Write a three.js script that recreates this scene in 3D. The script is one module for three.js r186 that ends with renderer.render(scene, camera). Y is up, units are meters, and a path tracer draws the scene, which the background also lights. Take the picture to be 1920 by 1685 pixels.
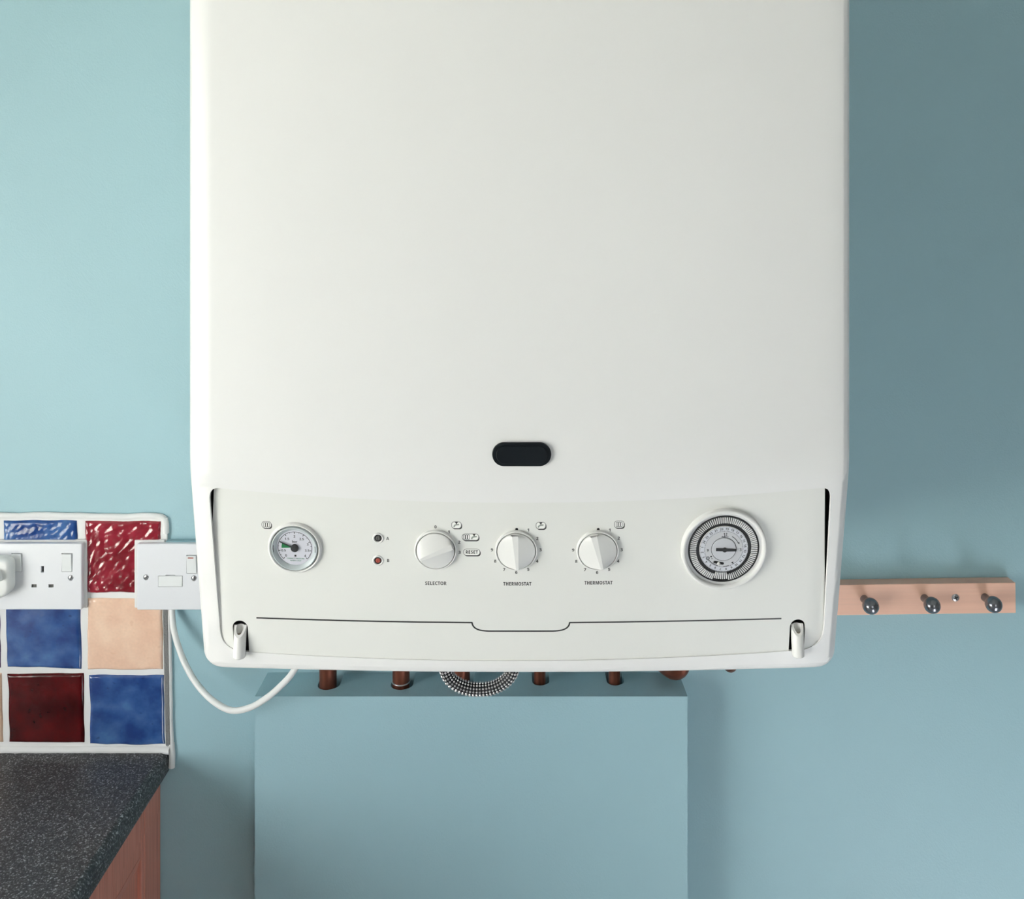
import * as THREE from 'three';
import { mergeGeometries, mergeVertices, toCreasedNormals } from 'three/addons/utils/BufferGeometryUtils.js';
import { RoundedBoxGeometry } from 'three/addons/geometries/RoundedBoxGeometry.js';
import { ImprovedNoise } from 'three/addons/math/ImprovedNoise.js';
import { RectAreaLightUniformsLib } from 'three/addons/lights/RectAreaLightUniformsLib.js';
import { Brush, Evaluator, SUBTRACTION, INTERSECTION } from 'three-bvh-csg';

// ------------------------------------------------------------------ camera, daylight, exposure
const scene = new THREE.Scene();
const lin0 = (r, g, b) => new THREE.Color().setRGB(r, g, b);
const FOCAL = 1635;                                   // pixels, for a 1920 x 1685 picture
const camera = new THREE.PerspectiveCamera(2 * Math.atan(842.5 / FOCAL) * 180 / Math.PI, 1920 / 1685, 0.05, 60);
camera.position.set(0, 1.61, 1.15);
camera.lookAt(0, 1.61, 0);
camera.setViewOffset(1920, 1685, 0, 432.5, 1920, 1685);   // shifted lens: level camera, picture falls below eye height

const renderer = new THREE.WebGLRenderer({ antialias: true });
renderer.toneMapping = THREE.LinearToneMapping;
renderer.toneMappingExposure = 1.0;
renderer.shadowMap.enabled = true;

scene.background = new THREE.Color().setRGB(0.985, 1.0, 0.985);     // bright hazy sky
scene.backgroundIntensity = 7;

const sun = new THREE.DirectionalLight(lin0(1, 0.97, 0.93), 96);      // late sun through the glazed door behind the camera
sun.position.set(0.91, 3.0, 5.43); sun.target.position.set(0.91, 0, 1.15);
sun.castShadow = true; sun.shadow.mapSize.set(2048, 2048);
Object.assign(sun.shadow.camera, { left: -4, right: 4, top: 4, bottom: -4, near: 0.1, far: 15 });
scene.add(sun, sun.target);

RectAreaLightUniformsLib.init();                                   // area light added at the left window, pane-sized, on top of the sky
const paneLight = new THREE.RectAreaLight(lin0(0.985, 1.0, 0.975), 2.7, 1.38, 1.41);
paneLight.position.set(-1.71, 1.215, 1.5); paneLight.lookAt(0, 1.215, 1.5); scene.add(paneLight);

// ------------------------------------------------------------------ helpers
const noise = new ImprovedNoise();
const N = (x, y, z = 0) => noise.noise(x, y, z);
const fbm = (x, y, z = 0, o = 4) => { let s = 0, a = 0.5; for (let i = 0; i < o; i++) { s += a * N(x, y, z + i * 7.3); x *= 2.03; y *= 2.03; a *= 0.5; } return s; };
let seed = 7; const rnd = () => (seed = (seed * 16807) % 2147483647) / 2147483647;
const clamp = (v, a = 0, b = 1) => Math.min(b, Math.max(a, v));
const sstep = (a, b, v) => { const t = clamp((v - a) / (b - a)); return t * t * (3 - 2 * t); };
const lerp = (a, b, t) => a + (b - a) * t;
const lin = (r, g, b) => new THREE.Color().setRGB(r, g, b);
const names = {};
const numbered = n => { const k = names[n] = (names[n] ?? -1) + 1; return k ? `${n}_${String(k).padStart(3, '0')}` : n; };

function thing(name, label, category, [x, y, z] = [0, 0, 0], group) {
  const o = new THREE.Group(); o.name = numbered(name); o.position.set(x, y, z);
  o.userData = { label, category }; if (group) o.userData.group = group;
  scene.add(o); return o;
}
const shade = m => { m.castShadow = m.receiveShadow = true; return m; };
// a part whose geometry is given in room coordinates: it is moved into its thing's own frame
function part(name, geo, mat, parent, label) {
  geo = geo.clone(); const p = parent.position; geo.translate(-p.x, -p.y, -p.z);
  const m = shade(new THREE.Mesh(geo, mat)); m.name = name; if (label) m.userData.label = label;
  parent.add(m); return m;
}
// a part whose geometry is already in its parent's frame
function local(name, geo, mat, parent, label) {
  const m = shade(new THREE.Mesh(geo, mat)); m.name = name; if (label) m.userData.label = label;
  parent.add(m); return m;
}
function struct(name, geo, mat) { const m = shade(new THREE.Mesh(geo, mat)); m.name = name; m.userData.kind = 'structure'; scene.add(m); return m; }
const plain = g => { g = g.index ? g.toNonIndexed() : g; for (const k of Object.keys(g.attributes)) if (!['position', 'normal', 'uv'].includes(k)) g.deleteAttribute(k); return g; };
const merge = list => mergeGeometries(list.map(plain));
const box = (x0, x1, y0, y1, z0, z1) => new THREE.BoxGeometry(x1 - x0, y1 - y0, z1 - z0).translate((x0 + x1) / 2, (y0 + y1) / 2, (z0 + z1) / 2);
const rbox = (x0, x1, y0, y1, z0, z1, r = 0.001, s = 2) => new RoundedBoxGeometry(x1 - x0, y1 - y0, z1 - z0, s, r).translate((x0 + x1) / 2, (y0 + y1) / 2, (z0 + z1) / 2);
// uv in metres, from the side a face looks to
function metres(g, k = 1) {
  g = g.index ? g.toNonIndexed() : g; const p = g.attributes.position, n = g.attributes.normal, uv = new Float32Array(p.count * 2);
  for (let i = 0; i < p.count; i++) {
    const ax = Math.abs(n.getX(i)), ay = Math.abs(n.getY(i)), az = Math.abs(n.getZ(i));
    const [u, v] = ay > ax && ay > az ? [p.getX(i), p.getZ(i)] : ax > az ? [p.getZ(i), p.getY(i)] : [p.getX(i), p.getY(i)];
    uv[i * 2] = u * k; uv[i * 2 + 1] = v * k;
  }
  g.setAttribute('uv', new THREE.BufferAttribute(uv, 2)); return g;
}
const tubeGeo = (pts, r, seg = 80, rad = 16) => new THREE.TubeGeometry(new THREE.CatmullRomCurve3(pts.map(p => new THREE.Vector3(...p))), seg, r, rad, false);
const lathe = (pts, seg = 64) => new THREE.LatheGeometry(pts.map(p => new THREE.Vector2(p[0], p[1])), seg).rotateX(Math.PI / 2);   // axis along +z, profile (radius, height)
const csg = new Evaluator(); csg.attributes = ['position', 'normal', 'uv']; csg.useGroups = false;
const brush = g => { g = plain(g); if (!g.attributes.uv) g.setAttribute('uv', new THREE.BufferAttribute(new Float32Array(g.attributes.position.count * 2), 2)); const b = new Brush(g); b.updateMatrixWorld(); return b; };
const cut = (a, b) => csg.evaluate(brush(a), brush(b), SUBTRACTION).geometry;
const meet = (a, b) => csg.evaluate(brush(a), brush(b), INTERSECTION).geometry;

function dataTex(w, h, fn, srgb = false, repeat = [1, 1]) {
  const d = new Uint8Array(w * h * 4);
  for (let j = 0; j < h; j++) for (let i = 0; i < w; i++) { const c = fn(i / w, j / h, i, j); const o = (j * w + i) * 4; d[o] = clamp(c[0]) * 255; d[o + 1] = clamp(c[1]) * 255; d[o + 2] = clamp(c[2]) * 255; d[o + 3] = 255; }
  const t = new THREE.DataTexture(d, w, h); t.wrapS = t.wrapT = THREE.RepeatWrapping; t.magFilter = THREE.LinearFilter; t.minFilter = THREE.LinearMipmapLinearFilter; t.generateMipmaps = true;
  if (srgb) t.colorSpace = THREE.SRGBColorSpace; t.repeat.set(...repeat); t.needsUpdate = true; return t;
}
// seamless noise on a torus of the texture
const tileN = (u, v, f, z = 0) => { const a = u * 2 * Math.PI, b = v * 2 * Math.PI, r = f / (2 * Math.PI); return N(Math.cos(a) * r + 20 + z, Math.sin(a) * r + Math.cos(b) * r * 0.73, Math.sin(b) * r + z * 3.1); };
const std = o => new THREE.MeshStandardMaterial(o);
const phys = o => new THREE.MeshPhysicalMaterial(o);

// ------------------------------------------------------------------ materials
const wallBump = dataTex(256, 256, (u, v) => { const n = 0.5 + 0.5 * tileN(u, v, 60) + 0.35 * tileN(u, v, 120, 5); return [n, n, n]; }, false, [8, 8]);
const M = {
  wall: std({ color: lin(0.335, 0.52, 0.58), roughness: 0.55, bumpMap: wallBump, bumpScale: 0.00013 }),
  paint: std({ color: lin(0.22, 0.215, 0.21), roughness: 0.7 }),
  ceiling: std({ color: lin(0.5, 0.5, 0.495), roughness: 0.9 }),
  floor: std({ color: lin(0.32, 0.35, 0.39), roughness: 0.5 }),
  upvc: std({ color: lin(0.82, 0.83, 0.83), roughness: 0.35 }),
  pane: phys({ color: 0xffffff, transmission: 1, thickness: 0, roughness: 0, ior: 1.45 }),
  patio: std({ color: lin(0.36, 0.37, 0.31), roughness: 1 }),
  case: phys({ color: lin(0.775, 0.77, 0.77), roughness: 0.42, clearcoat: 0.15, clearcoatRoughness: 0.4 }),
  knob: std({ color: lin(0.75, 0.745, 0.735), roughness: 0.38 }),
  dark: std({ color: lin(0.012, 0.012, 0.014), roughness: 0.6 }),
  badge: phys({ color: lin(0.005, 0.008, 0.011), roughness: 0.4, specularIntensity: 0.45 }),
  chassis_shade: std({ color: lin(0.03, 0.03, 0.032), roughness: 0.8 }),
  rim: std({ color: lin(0.5, 0.55, 0.57), roughness: 0.25 }),
  socket: std({ color: lin(0.76, 0.77, 0.81), roughness: 0.3 }),
  rocker: std({ color: lin(0.78, 0.80, 0.81), roughness: 0.3 }),
  grout: std({ color: lin(0.78, 0.78, 0.78), roughness: 0.85 }),
  mortar: std({ color: lin(0.2, 0.2, 0.2), roughness: 0.95, bumpMap: wallBump, bumpScale: 0.001 }),
  steel: std({ color: lin(0.6, 0.6, 0.62), metalness: 1, roughness: 0.28 }),
  braid: std({ color: lin(0.72, 0.7, 0.7), metalness: 1, roughness: 0.3 }),
  peg: std({ color: lin(0.23, 0.235, 0.26), metalness: 0.85, roughness: 0.24 }),
  flex: std({ color: lin(0.78, 0.79, 0.78), roughness: 0.4 }),
  lens: phys({ color: 0xffffff, transmission: 1, thickness: 0, roughness: 0.02, ior: 1.45 }),
  red: std({ color: lin(0.42, 0.09, 0.065), roughness: 0.3 }),
  grey: std({ color: lin(0.09, 0.09, 0.085), roughness: 0.3 }),
  beige: std({ color: lin(0.55, 0.49, 0.40), roughness: 0.5 }),
};
M.copper = std({ color: lin(0.25, 0.085, 0.055), metalness: 0.7, roughness: 0.38,
  map: dataTex(128, 128, (u, v) => { const n = 0.5 + 0.6 * tileN(u, v, 9) + 0.3 * tileN(u, v, 30, 3); return [0.55 + 0.45 * n, 0.5 + 0.45 * n, 0.45 + 0.45 * n]; }) });

// ------------------------------------------------------------------ the room
const XL = -1.6, XR = 2.3, ZB = 3.2, YC = 2.4;
struct('floor', metres(box(XL, XR, -0.1, 0, 0, ZB)), M.floor);
struct('ceiling', metres(box(XL - 0.25, XR + 0.25, YC, YC + 0.2, -0.25, ZB + 0.25)), M.ceiling);
struct('wall_back', metres(box(XL - 0.25, XR + 0.25, -0.1, YC, -0.25, 0)), M.wall);
const WIN = { z0: 0.75, z1: 2.25, y0: 0.45, y1: 1.98 }, DOOR = { x0: 0.50, x1: 1.32, y1: 2.04, sill: 1.0 };
struct('wall_left', metres(merge([box(XL - 0.25, XL, -0.1, WIN.y0, 0, ZB), box(XL - 0.25, XL, WIN.y1, YC, 0, ZB), box(XL - 0.25, XL, WIN.y0, WIN.y1, 0, WIN.z0), box(XL - 0.25, XL, WIN.y0, WIN.y1, WIN.z1, ZB)])), M.paint);
struct('wall_right', metres(box(XR, XR + 0.25, -0.1, YC, 0, ZB)), M.paint);
struct('wall_front', metres(merge([box(XL - 0.25, XR + 0.25, -0.1, 0, ZB, ZB + 0.25), box(XL - 0.25, DOOR.x0, 0, YC, ZB, ZB + 0.25), box(DOOR.x1, XR + 0.25, 0, YC, ZB, ZB + 0.25), box(DOOR.x0, DOOR.x1, DOOR.y1, YC, ZB, ZB + 0.25)])), M.paint);
// glazing in the x-y plane of its own frame; the group turns it into its wall
function glazing(name, [x, y, z], turn, w, h, q = 0.06) {
  const g = new THREE.Group(); g.name = name; g.position.set(x, y, z); g.rotation.y = turn; g.userData.kind = 'structure'; scene.add(g);
  const t = 0.035, f = 0.06, hw = w / 2;
  local('window_frame', merge([box(-hw, hw, 0, f, -t, t), box(-hw, hw, h - f, h, -t, t), box(-hw, -hw + q, f, h - f, -t, t), box(hw - q, hw, f, h - f, -t, t)]), M.upvc, g);
  local('pane', box(-hw + q, hw - q, f, h - f, -0.002, 0.002), M.pane, g); return g;
}
glazing('window_1', [XL - 0.12, WIN.y0, (WIN.z0 + WIN.z1) / 2], Math.PI / 2, WIN.z1 - WIN.z0, WIN.y1 - WIN.y0);
{ const g = glazing('door_1', [(DOOR.x0 + DOOR.x1) / 2, DOOR.sill, ZB + 0.12], 0, DOOR.x1 - DOOR.x0, DOOR.y1 - DOOR.sill, 0.2);   // half-glazed back door
  local('lower_panel', box(-(DOOR.x1 - DOOR.x0) / 2, (DOOR.x1 - DOOR.x0) / 2, -DOOR.sill, 0, -0.03, 0.03), M.upvc, g);
  local('handle', box(-0.34, -0.22, 0.02, 0.04, -0.09, -0.075), M.steel, g); }
{ const patio = thing('patio', 'pale paved ground outside the glazed doors', 'paving', [0, -0.2, 0]); patio.userData.kind = 'structure';
  part('paving', box(-14, 14, -0.4, -0.2, -14, 14), M.patio, patio); }

// ------------------------------------------------------------------ boiler
const BX = 0.007, bow = x => 0.008 * ((x - BX) / 0.28) ** 2;
const soft = t => { const k = 0.0045; return k * Math.log(1 + Math.exp(t / k)); };
const bodyZ = (x, y) => 0.372 - bow(x) - 0.195 * soft(1.386 - 0.004 * (1 - ((x - BX) / 0.3) ** 2) - y);
const panelZ = (x, y) => 0.3650 - 0.169 * (1.375 - y) - bow(x);

// closed case: outline in plan (sides, rounded corners, bowed front) swept down the height
function caseSolid(inset, zBack, yTop, yBottom, fillet) {
  const levels = [], corner = 0.0145 - inset, round = (q, h) => h >= q ? 0 : q - Math.sqrt(Math.max(0, q * q - (q - h) ** 2));
  for (let k = 0; k <= 6; k++) levels.push(lerp(yTop, 1.43, k / 6));
  for (let k = 1; k <= 26; k++) levels.push(lerp(1.43, 1.35, k / 26));
  for (let k = 1; k <= 8; k++) levels.push(lerp(1.35, yBottom + corner, k / 8));
  for (let k = 1; k <= 16; k++) levels.push(yBottom + corner * (1 - Math.sin(k / 16 * Math.PI / 2)));
  const rows = levels.map(y => {
    const i = inset + round(fillet, y - yBottom), hw = 0.301 - inset - Math.max(round(corner, y - yBottom), round(fillet, y - yBottom)), r = Math.max(0.012 - i * 0.3, 0.004), pts = [];
    const zc = s => bodyZ(BX + s * (hw - r), y) - i - r;
    pts.push([BX - hw, zBack]); for (let k = 0; k <= 6; k++) pts.push([BX - hw, lerp(zBack, zc(-1), (k + 1) / 7)]);
    for (let k = 1; k < 8; k++) { const a = k / 8 * Math.PI / 2; pts.push([BX - hw + r - r * Math.cos(a), zc(-1) + r * Math.sin(a)]); }
    for (let k = 0; k <= 48; k++) { const x = lerp(BX - hw + r, BX + hw - r, k / 48); pts.push([x, bodyZ(x, y) - i]); }
    for (let k = 7; k > 0; k--) { const a = k / 8 * Math.PI / 2; pts.push([BX + hw - r + r * Math.cos(a), zc(1) + r * Math.sin(a)]); }
    for (let k = 6; k >= 0; k--) pts.push([BX + hw, lerp(zBack, zc(1), (k + 1) / 7)]); pts.push([BX + hw, zBack]);
    return pts.map(([x, z]) => [x, y, z]);
  });
  const n = rows[0].length, pos = [], idx = [];
  rows.forEach(r => r.forEach(p => pos.push(...p)));
  for (let j = 0; j + 1 < rows.length; j++) for (let i = 0; i < n; i++) { const a = j * n + i, b = j * n + (i + 1) % n, c = a + n, d = b + n; idx.push(a, c, b, b, c, d); }
  const cap = (row, flip) => { const c = pos.length / 3, q = rows[row]; pos.push(BX, q[0][1], 0.15); for (let i = 0; i < n; i++) { const a = row * n + i, b = row * n + (i + 1) % n; flip ? idx.push(c, b, a) : idx.push(c, a, b); } };
  cap(0, false); cap(rows.length - 1, true);
  const g = new THREE.BufferGeometry(); g.setAttribute('position', new THREE.Float32BufferAttribute(pos, 3)); g.setIndex(idx);
  return toCreasedNormals(g, 0.7);
}
function openingShape(i = 0) {
  const s = new THREE.Shape(), q = (x, y, X, Y) => s.quadraticCurveTo(x, y, X, Y);
  s.moveTo(-0.2655 + i, 1.3662 - i);
  q(0.004, 1.3436 - i, 0.2790 - i, 1.3663 - i);
  q(0.2895 - i, 1.3672 - i, 0.2897 - i, 1.3557 - i);
  s.lineTo(0.2928 - i, 1.226 + i);
  q(0.2928 - i, 1.2078 + i, 0.272 - i, 1.2043 + i);
  q(0.003, 1.1908 + i, -0.254 + i, 1.2030 + i);
  q(-0.2735 + i, 1.2060 + i, -0.2738 + i, 1.224 + i);
  s.lineTo(-0.2748 + i, 1.3545 - i);
  q(-0.2748 + i, 1.3668 - i, -0.2655 + i, 1.3662 - i);
  return s;
}
// the panel runs a little behind the frame all round, but its upper corners are drawn in and leave a slit
function panelShape() {
  const s = new THREE.Shape(), q = (x, y, X, Y) => s.quadraticCurveTo(x, y, X, Y);
  s.moveTo(-0.2712, 1.369); s.lineTo(0.2850, 1.369); s.lineTo(0.2893, 1.300); s.lineTo(0.2938, 1.245); s.lineTo(0.2942, 1.226);
  q(0.2942, 1.2064, 0.273, 1.2029); q(0.003, 1.1894, -0.255, 1.2016); q(-0.2749, 1.2046, -0.2752, 1.224); s.lineTo(-0.2764, 1.322); s.lineTo(-0.2712, 1.369);
  return s;
}
const prism = (shape, z0, z1, seg = 24) => new THREE.ExtrudeGeometry(shape, { depth: z1 - z0, bevelEnabled: false, curveSegments: seg }).translate(0, 0, z0);

const boiler = thing('wall_boiler', 'large white wall-hung boiler with dials, knobs and a timer on its front', 'boiler', [BX, 1.185, 0.012]);
let shell = caseSolid(0, 0.012, 2.035, 1.1845, 0.0035);
shell = cut(shell, caseSolid(0.003, 0.04, 2.032, 1.1875, 0.002));
shell = cut(shell, prism(openingShape(), 0.2, 0.45));
part('case', shell, M.case, boiler);
part('chassis_shade', box(-0.287, 0.300, 1.195, 1.376, 0.24, 0.318), M.chassis_shade, boiler);  // chassis block coloured near black so the gap round the panel looks shaded

// control panel: bowed slab trimmed to the opening, with two arched slots for the catches
function slab() {
  const nx = 60, ny = 24, X0 = -0.29, X1 = 0.304, Y0 = 1.18, Y1 = 1.38, pos = [], idx = [];
  const fold = x => 0.22 * (Math.max(0, -0.2700 - x) + Math.max(0, x - 0.2835));
  for (const back of [0, 1]) for (let j = 0; j <= ny; j++) for (let i = 0; i <= nx; i++) { const x = lerp(X0, X1, i / nx), y = lerp(Y0, Y1, j / ny); pos.push(x, y, panelZ(x, y) - fold(x) - back * 0.003); }
  const o = (nx + 1) * (ny + 1), at = (i, j, b) => b * o + j * (nx + 1) + i;
  for (let j = 0; j < ny; j++) for (let i = 0; i < nx; i++) { const [a, b, c, d] = [at(i, j, 0), at(i + 1, j, 0), at(i + 1, j + 1, 0), at(i, j + 1, 0)]; idx.push(a, b, c, a, c, d); const [e, f, g, h] = [a + o, b + o, c + o, d + o]; idx.push(e, g, f, e, h, g); }
  for (let i = 0; i < nx; i++) { let a = at(i, 0, 0), b = at(i + 1, 0, 0); idx.push(a, a + o, b, b, a + o, b + o); a = at(i, ny, 0); b = at(i + 1, ny, 0); idx.push(a, b, a + o, b, b + o, a + o); }
  for (let j = 0; j < ny; j++) { let a = at(0, j, 0), b = at(0, j + 1, 0); idx.push(a, b, a + o, b, b + o, a + o); a = at(nx, j, 0); b = at(nx, j + 1, 0); idx.push(a, a + o, b, b, a + o, b + o); }
  const g = new THREE.BufferGeometry(); g.setAttribute('position', new THREE.Float32BufferAttribute(pos, 3)); g.setIndex(idx);
  return toCreasedNormals(g, 0.7);
}
function archShape(x, w, y0, y1) { const s = new THREE.Shape(); s.moveTo(x - w, y0); s.lineTo(x + w, y0); s.lineTo(x + w, y1 - w); s.absarc(x, y1 - w, w, 0, Math.PI, false); s.lineTo(x - w, y0); return s; }
const CATCH = [[-0.2547, 1.2334], [0.2675, 1.2346]];
let panelGeo = meet(slab(), prism(panelShape(), 0.2, 0.45));
for (const [x, y] of CATCH) panelGeo = cut(panelGeo, prism(archShape(x, 0.0073, 1.19, y + 0.0008), 0.2, 0.45));
{ const p = panelGeo.attributes.position, uv = panelGeo.attributes.uv; for (let i = 0; i < p.count; i++) uv.setXY(i, (p.getX(i) + 0.28) / 0.58, (p.getY(i) - 1.19) / 0.18); }

function panelPrint() {
  const W = 2048, H = 636, S = W / 0.58, c = document.createElement('canvas'); c.width = W; c.height = H;
  const g = c.getContext('2d'), X = x => (x + 0.28) * S, Y = y => (1.37 - y) * S, mm = S / 1000;
  g.fillStyle = '#e0e0dd'; g.fillRect(0, 0, W, H);
  const text = (t, x, y, h, wide = 1, font = 'sans-serif', weight = '', ink = '#141414') => { g.save(); g.translate(X(x), Y(y)); g.scale(wide, 1); g.fillStyle = ink; g.font = `${weight} ${(h * mm / 0.72).toFixed(1)}px ${font}`; g.textAlign = 'center'; g.textBaseline = 'alphabetic'; g.fillText(t, 0, h * mm / 2); g.restore(); };
  // thin black line with a dropped middle
  g.strokeStyle = '#121314'; g.lineWidth = 1.25 * mm; g.lineJoin = 'round'; g.beginPath();
  const L = (x, y) => [X(x), Y(y)];
  g.moveTo(...L(-0.2387, 1.2373)); g.quadraticCurveTo(...L(-0.1297, 1.2357), ...L(-0.0371, 1.2355));
  g.quadraticCurveTo(...L(-0.0364, 1.2270), ...L(-0.0215, 1.2270)); g.lineTo(...L(0.0379, 1.2270)); g.quadraticCurveTo(...L(0.0529, 1.2270), ...L(0.0535, 1.2355));
  g.quadraticCurveTo(...L(0.1496, 1.2356), ...L(0.2516, 1.2366)); g.stroke();
  // numbers round the knobs
  const ring = (cx, cy, r, list, step, from) => list.forEach((t, k) => { const a = (from + k * step) * Math.PI / 180; text(t, cx + Math.sin(a) * r, cy + Math.cos(a) * r, 3.0, 1, 'sans-serif', 'bold'); });
  ring(0.0039, 1.3079, 0.0222, ['1', '2', '3', '4', '5', '6', '7', '8', '9'], 30, 30);
  ring(0.0781, 1.3077, 0.0222, ['1', '2', '3', '4', '5', '6', '7', '8', '9'], 30, 30);
  for (const [x, y] of [[0.0039, 1.3079], [0.0781, 1.3077]]) { g.fillStyle = '#111'; g.beginPath(); g.arc(X(x + 0.0004), Y(y + 0.0198), 1.25 * mm, 0, 7); g.fill(); }
  for (const [t, x, y] of [['0', -0.0696, 1.3299], ['1', -0.0573, 1.3252], ['2', -0.0481, 1.3152], ['3', -0.0478, 1.3052]]) text(t, x, y, 3.0, 1, 'sans-serif', 'bold');
  text('SELECTOR', -0.0702, 1.2746, 3.4, 0.88, 'sans-serif', 'bold'); text('THERMOSTAT', 0.0049, 1.2743, 3.4, 0.86, 'sans-serif', 'bold'); text('THERMOSTAT', 0.0796, 1.2752, 3.4, 0.86, 'sans-serif', 'bold');
  text('A', -0.1135, 1.3182, 2.9, 1, 'sans-serif', 'bold'); text('B', -0.1136, 1.2967, 2.9, 1, 'sans-serif', 'bold');
  // small boxed symbols, printed with a heavy crisp black ink edge on two sides as on the real panel
  const rr = (x, y, w, h, r) => { g.beginPath(); g.roundRect ? g.roundRect(x, y, w, h, r) : g.rect(x, y, w, h); };
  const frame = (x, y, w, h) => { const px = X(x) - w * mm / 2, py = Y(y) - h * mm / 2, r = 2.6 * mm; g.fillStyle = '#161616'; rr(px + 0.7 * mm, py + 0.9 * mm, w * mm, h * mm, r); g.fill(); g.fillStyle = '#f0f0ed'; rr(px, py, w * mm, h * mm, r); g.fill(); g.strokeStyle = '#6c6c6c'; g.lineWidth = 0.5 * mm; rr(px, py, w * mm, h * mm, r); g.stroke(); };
  const radiator = (x, y) => { g.lineWidth = 0.45 * mm; g.strokeStyle = '#5a5a5a'; for (let k = -1; k <= 1; k++) { rr(X(x) + (k * 1.9 - 0.85) * mm, Y(y) - 2.2 * mm, 1.7 * mm, 4.4 * mm, 0.8 * mm); g.stroke(); } g.fillStyle = '#101010'; for (const k of [-0.95, 0.95]) g.fillRect(X(x) + (k - 0.32) * mm, Y(y) - 1.7 * mm, 0.64 * mm, 3.4 * mm); };
  const tap = (x, y) => { const px = X(x), py = Y(y); g.strokeStyle = '#8f958f'; g.lineWidth = 1.3 * mm; g.beginPath(); g.moveTo(px - 2.2 * mm, py + 2 * mm); g.quadraticCurveTo(px - 2.1 * mm, py - 0.2 * mm, px + 0.2 * mm, py - 0.4 * mm); g.lineTo(px + 2.4 * mm, py - 0.6 * mm); g.stroke(); g.fillStyle = '#101010'; g.beginPath(); g.moveTo(px - 1.5 * mm, py - 3.1 * mm); g.lineTo(px + 1.5 * mm, py - 3.1 * mm); g.lineTo(px + 0.4 * mm, py - 1.6 * mm); g.lineTo(px + 0.3 * mm, py - 0.9 * mm); g.lineTo(px - 0.3 * mm, py - 0.9 * mm); g.lineTo(px - 0.4 * mm, py - 1.6 * mm); g.fill(); };
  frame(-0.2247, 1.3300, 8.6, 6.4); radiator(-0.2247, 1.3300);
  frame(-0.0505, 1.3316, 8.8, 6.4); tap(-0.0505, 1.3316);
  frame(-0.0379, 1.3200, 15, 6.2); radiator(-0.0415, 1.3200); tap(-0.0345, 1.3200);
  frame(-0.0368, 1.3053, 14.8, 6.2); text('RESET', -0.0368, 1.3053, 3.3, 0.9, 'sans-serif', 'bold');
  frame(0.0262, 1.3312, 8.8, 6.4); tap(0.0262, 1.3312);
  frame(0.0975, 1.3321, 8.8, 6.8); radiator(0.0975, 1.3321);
  const t = new THREE.CanvasTexture(c); t.colorSpace = THREE.SRGBColorSpace; t.anisotropy = 8; return t;
}
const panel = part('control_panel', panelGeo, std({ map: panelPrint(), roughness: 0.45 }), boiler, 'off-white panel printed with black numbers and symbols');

// things set into the panel sit in a frame whose +z is the panel's own normal
function onPanel(mesh, x, y, lift = 0) {
  const n = new THREE.Vector3(0.016 * (x - BX) / 0.0784, -0.169, 1).normalize();
  mesh.quaternion.setFromUnitVectors(new THREE.Vector3(0, 0, 1), n);
  mesh.position.set(x, y, panelZ(x, y)).addScaledVector(n, lift).sub(boiler.position);
  return mesh;
}
// badge
{ const w = 0.0158, r = 0.0100, s = new THREE.Shape(); s.absarc(w, 0, r, -Math.PI / 2, Math.PI / 2, false); s.absarc(-w, 0, r, Math.PI / 2, Math.PI * 1.5, false);
  const g = merge([new THREE.ExtrudeGeometry(s, { depth: 0.0025, bevelEnabled: true, bevelThickness: 0.0012, bevelSize: 0.0005, bevelSegments: 3, curveSegments: 20 })]);
  const s2 = new THREE.Shape(); s2.absarc(w - 0.001, 0, r - 0.0025, -Math.PI / 2, Math.PI / 2, false); s2.absarc(-w + 0.001, 0, r - 0.0025, Math.PI / 2, Math.PI * 1.5, false);
  const b = local('badge', g, M.badge, boiler, 'blank black oval badge'); b.position.set(0.0086, 1.4003, bodyZ(0.0086, 1.4003) - 0.001).sub(boiler.position);
  const f = local('badge_face', new THREE.ExtrudeGeometry(s2, { depth: 0.0008, bevelEnabled: true, bevelThickness: 0.0005, bevelSize: 0.0005, bevelSegments: 2, curveSegments: 20 }), M.badge, b); f.position.z = 0.0034; }

// knobs: a collar and a disc whose two halves slope up to a tapering grip
// grip laid out on its own axes so that its edges stay crisp
function gripGeo(R) {
  const tail = R * 0.965, tip = -R * 0.985, wt = R * 0.16, wp = R * 0.055, ht = 0.0064, hp = 0.0105, pos = [], idx = [], ns = 32;
  for (let k = 0; k <= ns; k++) { const t = 0.5 - 0.5 * Math.cos(Math.PI * k / ns), y = lerp(tail, tip, t), w = lerp(wt, wp, t), end = sstep(-R * 0.99, -R * 0.82, y), z = lerp(0.0042, lerp(ht, hp, t), end), b = Math.max(w + 0.0002, Math.sqrt(Math.max(0, R * R * 0.985 - y * y)));
    pos.push(-b, y, 0.0036, -w, y, z, -w, y, z, w, y, z, w, y, z, b, y, 0.0036); }      // three strips, edges not shared
  for (let k = 0; k < ns; k++) for (const j of [0, 2, 4]) { const a = k * 6 + j, b = a + 1, c = a + 6, d = c + 1; idx.push(a, c, b, b, c, d); }
  const g = new THREE.BufferGeometry(); g.setAttribute('position', new THREE.Float32BufferAttribute(pos, 3)); g.setIndex(idx); g.computeVertexNormals(); return g;
}
const KR = 0.0172, collarGeo = lathe([[0.0178, -0.002], [0.0178, 0.0026], [0.0182, 0.0032], [0.0190, 0.0030], [0.0194, 0.0022], [0.0194, -0.002]]), discGeo = lathe([[0.0001, 0.0036], [KR - 0.0006, 0.0036], [KR, 0.003], [KR, -0.002]]), grip = gripGeo(KR);
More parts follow.
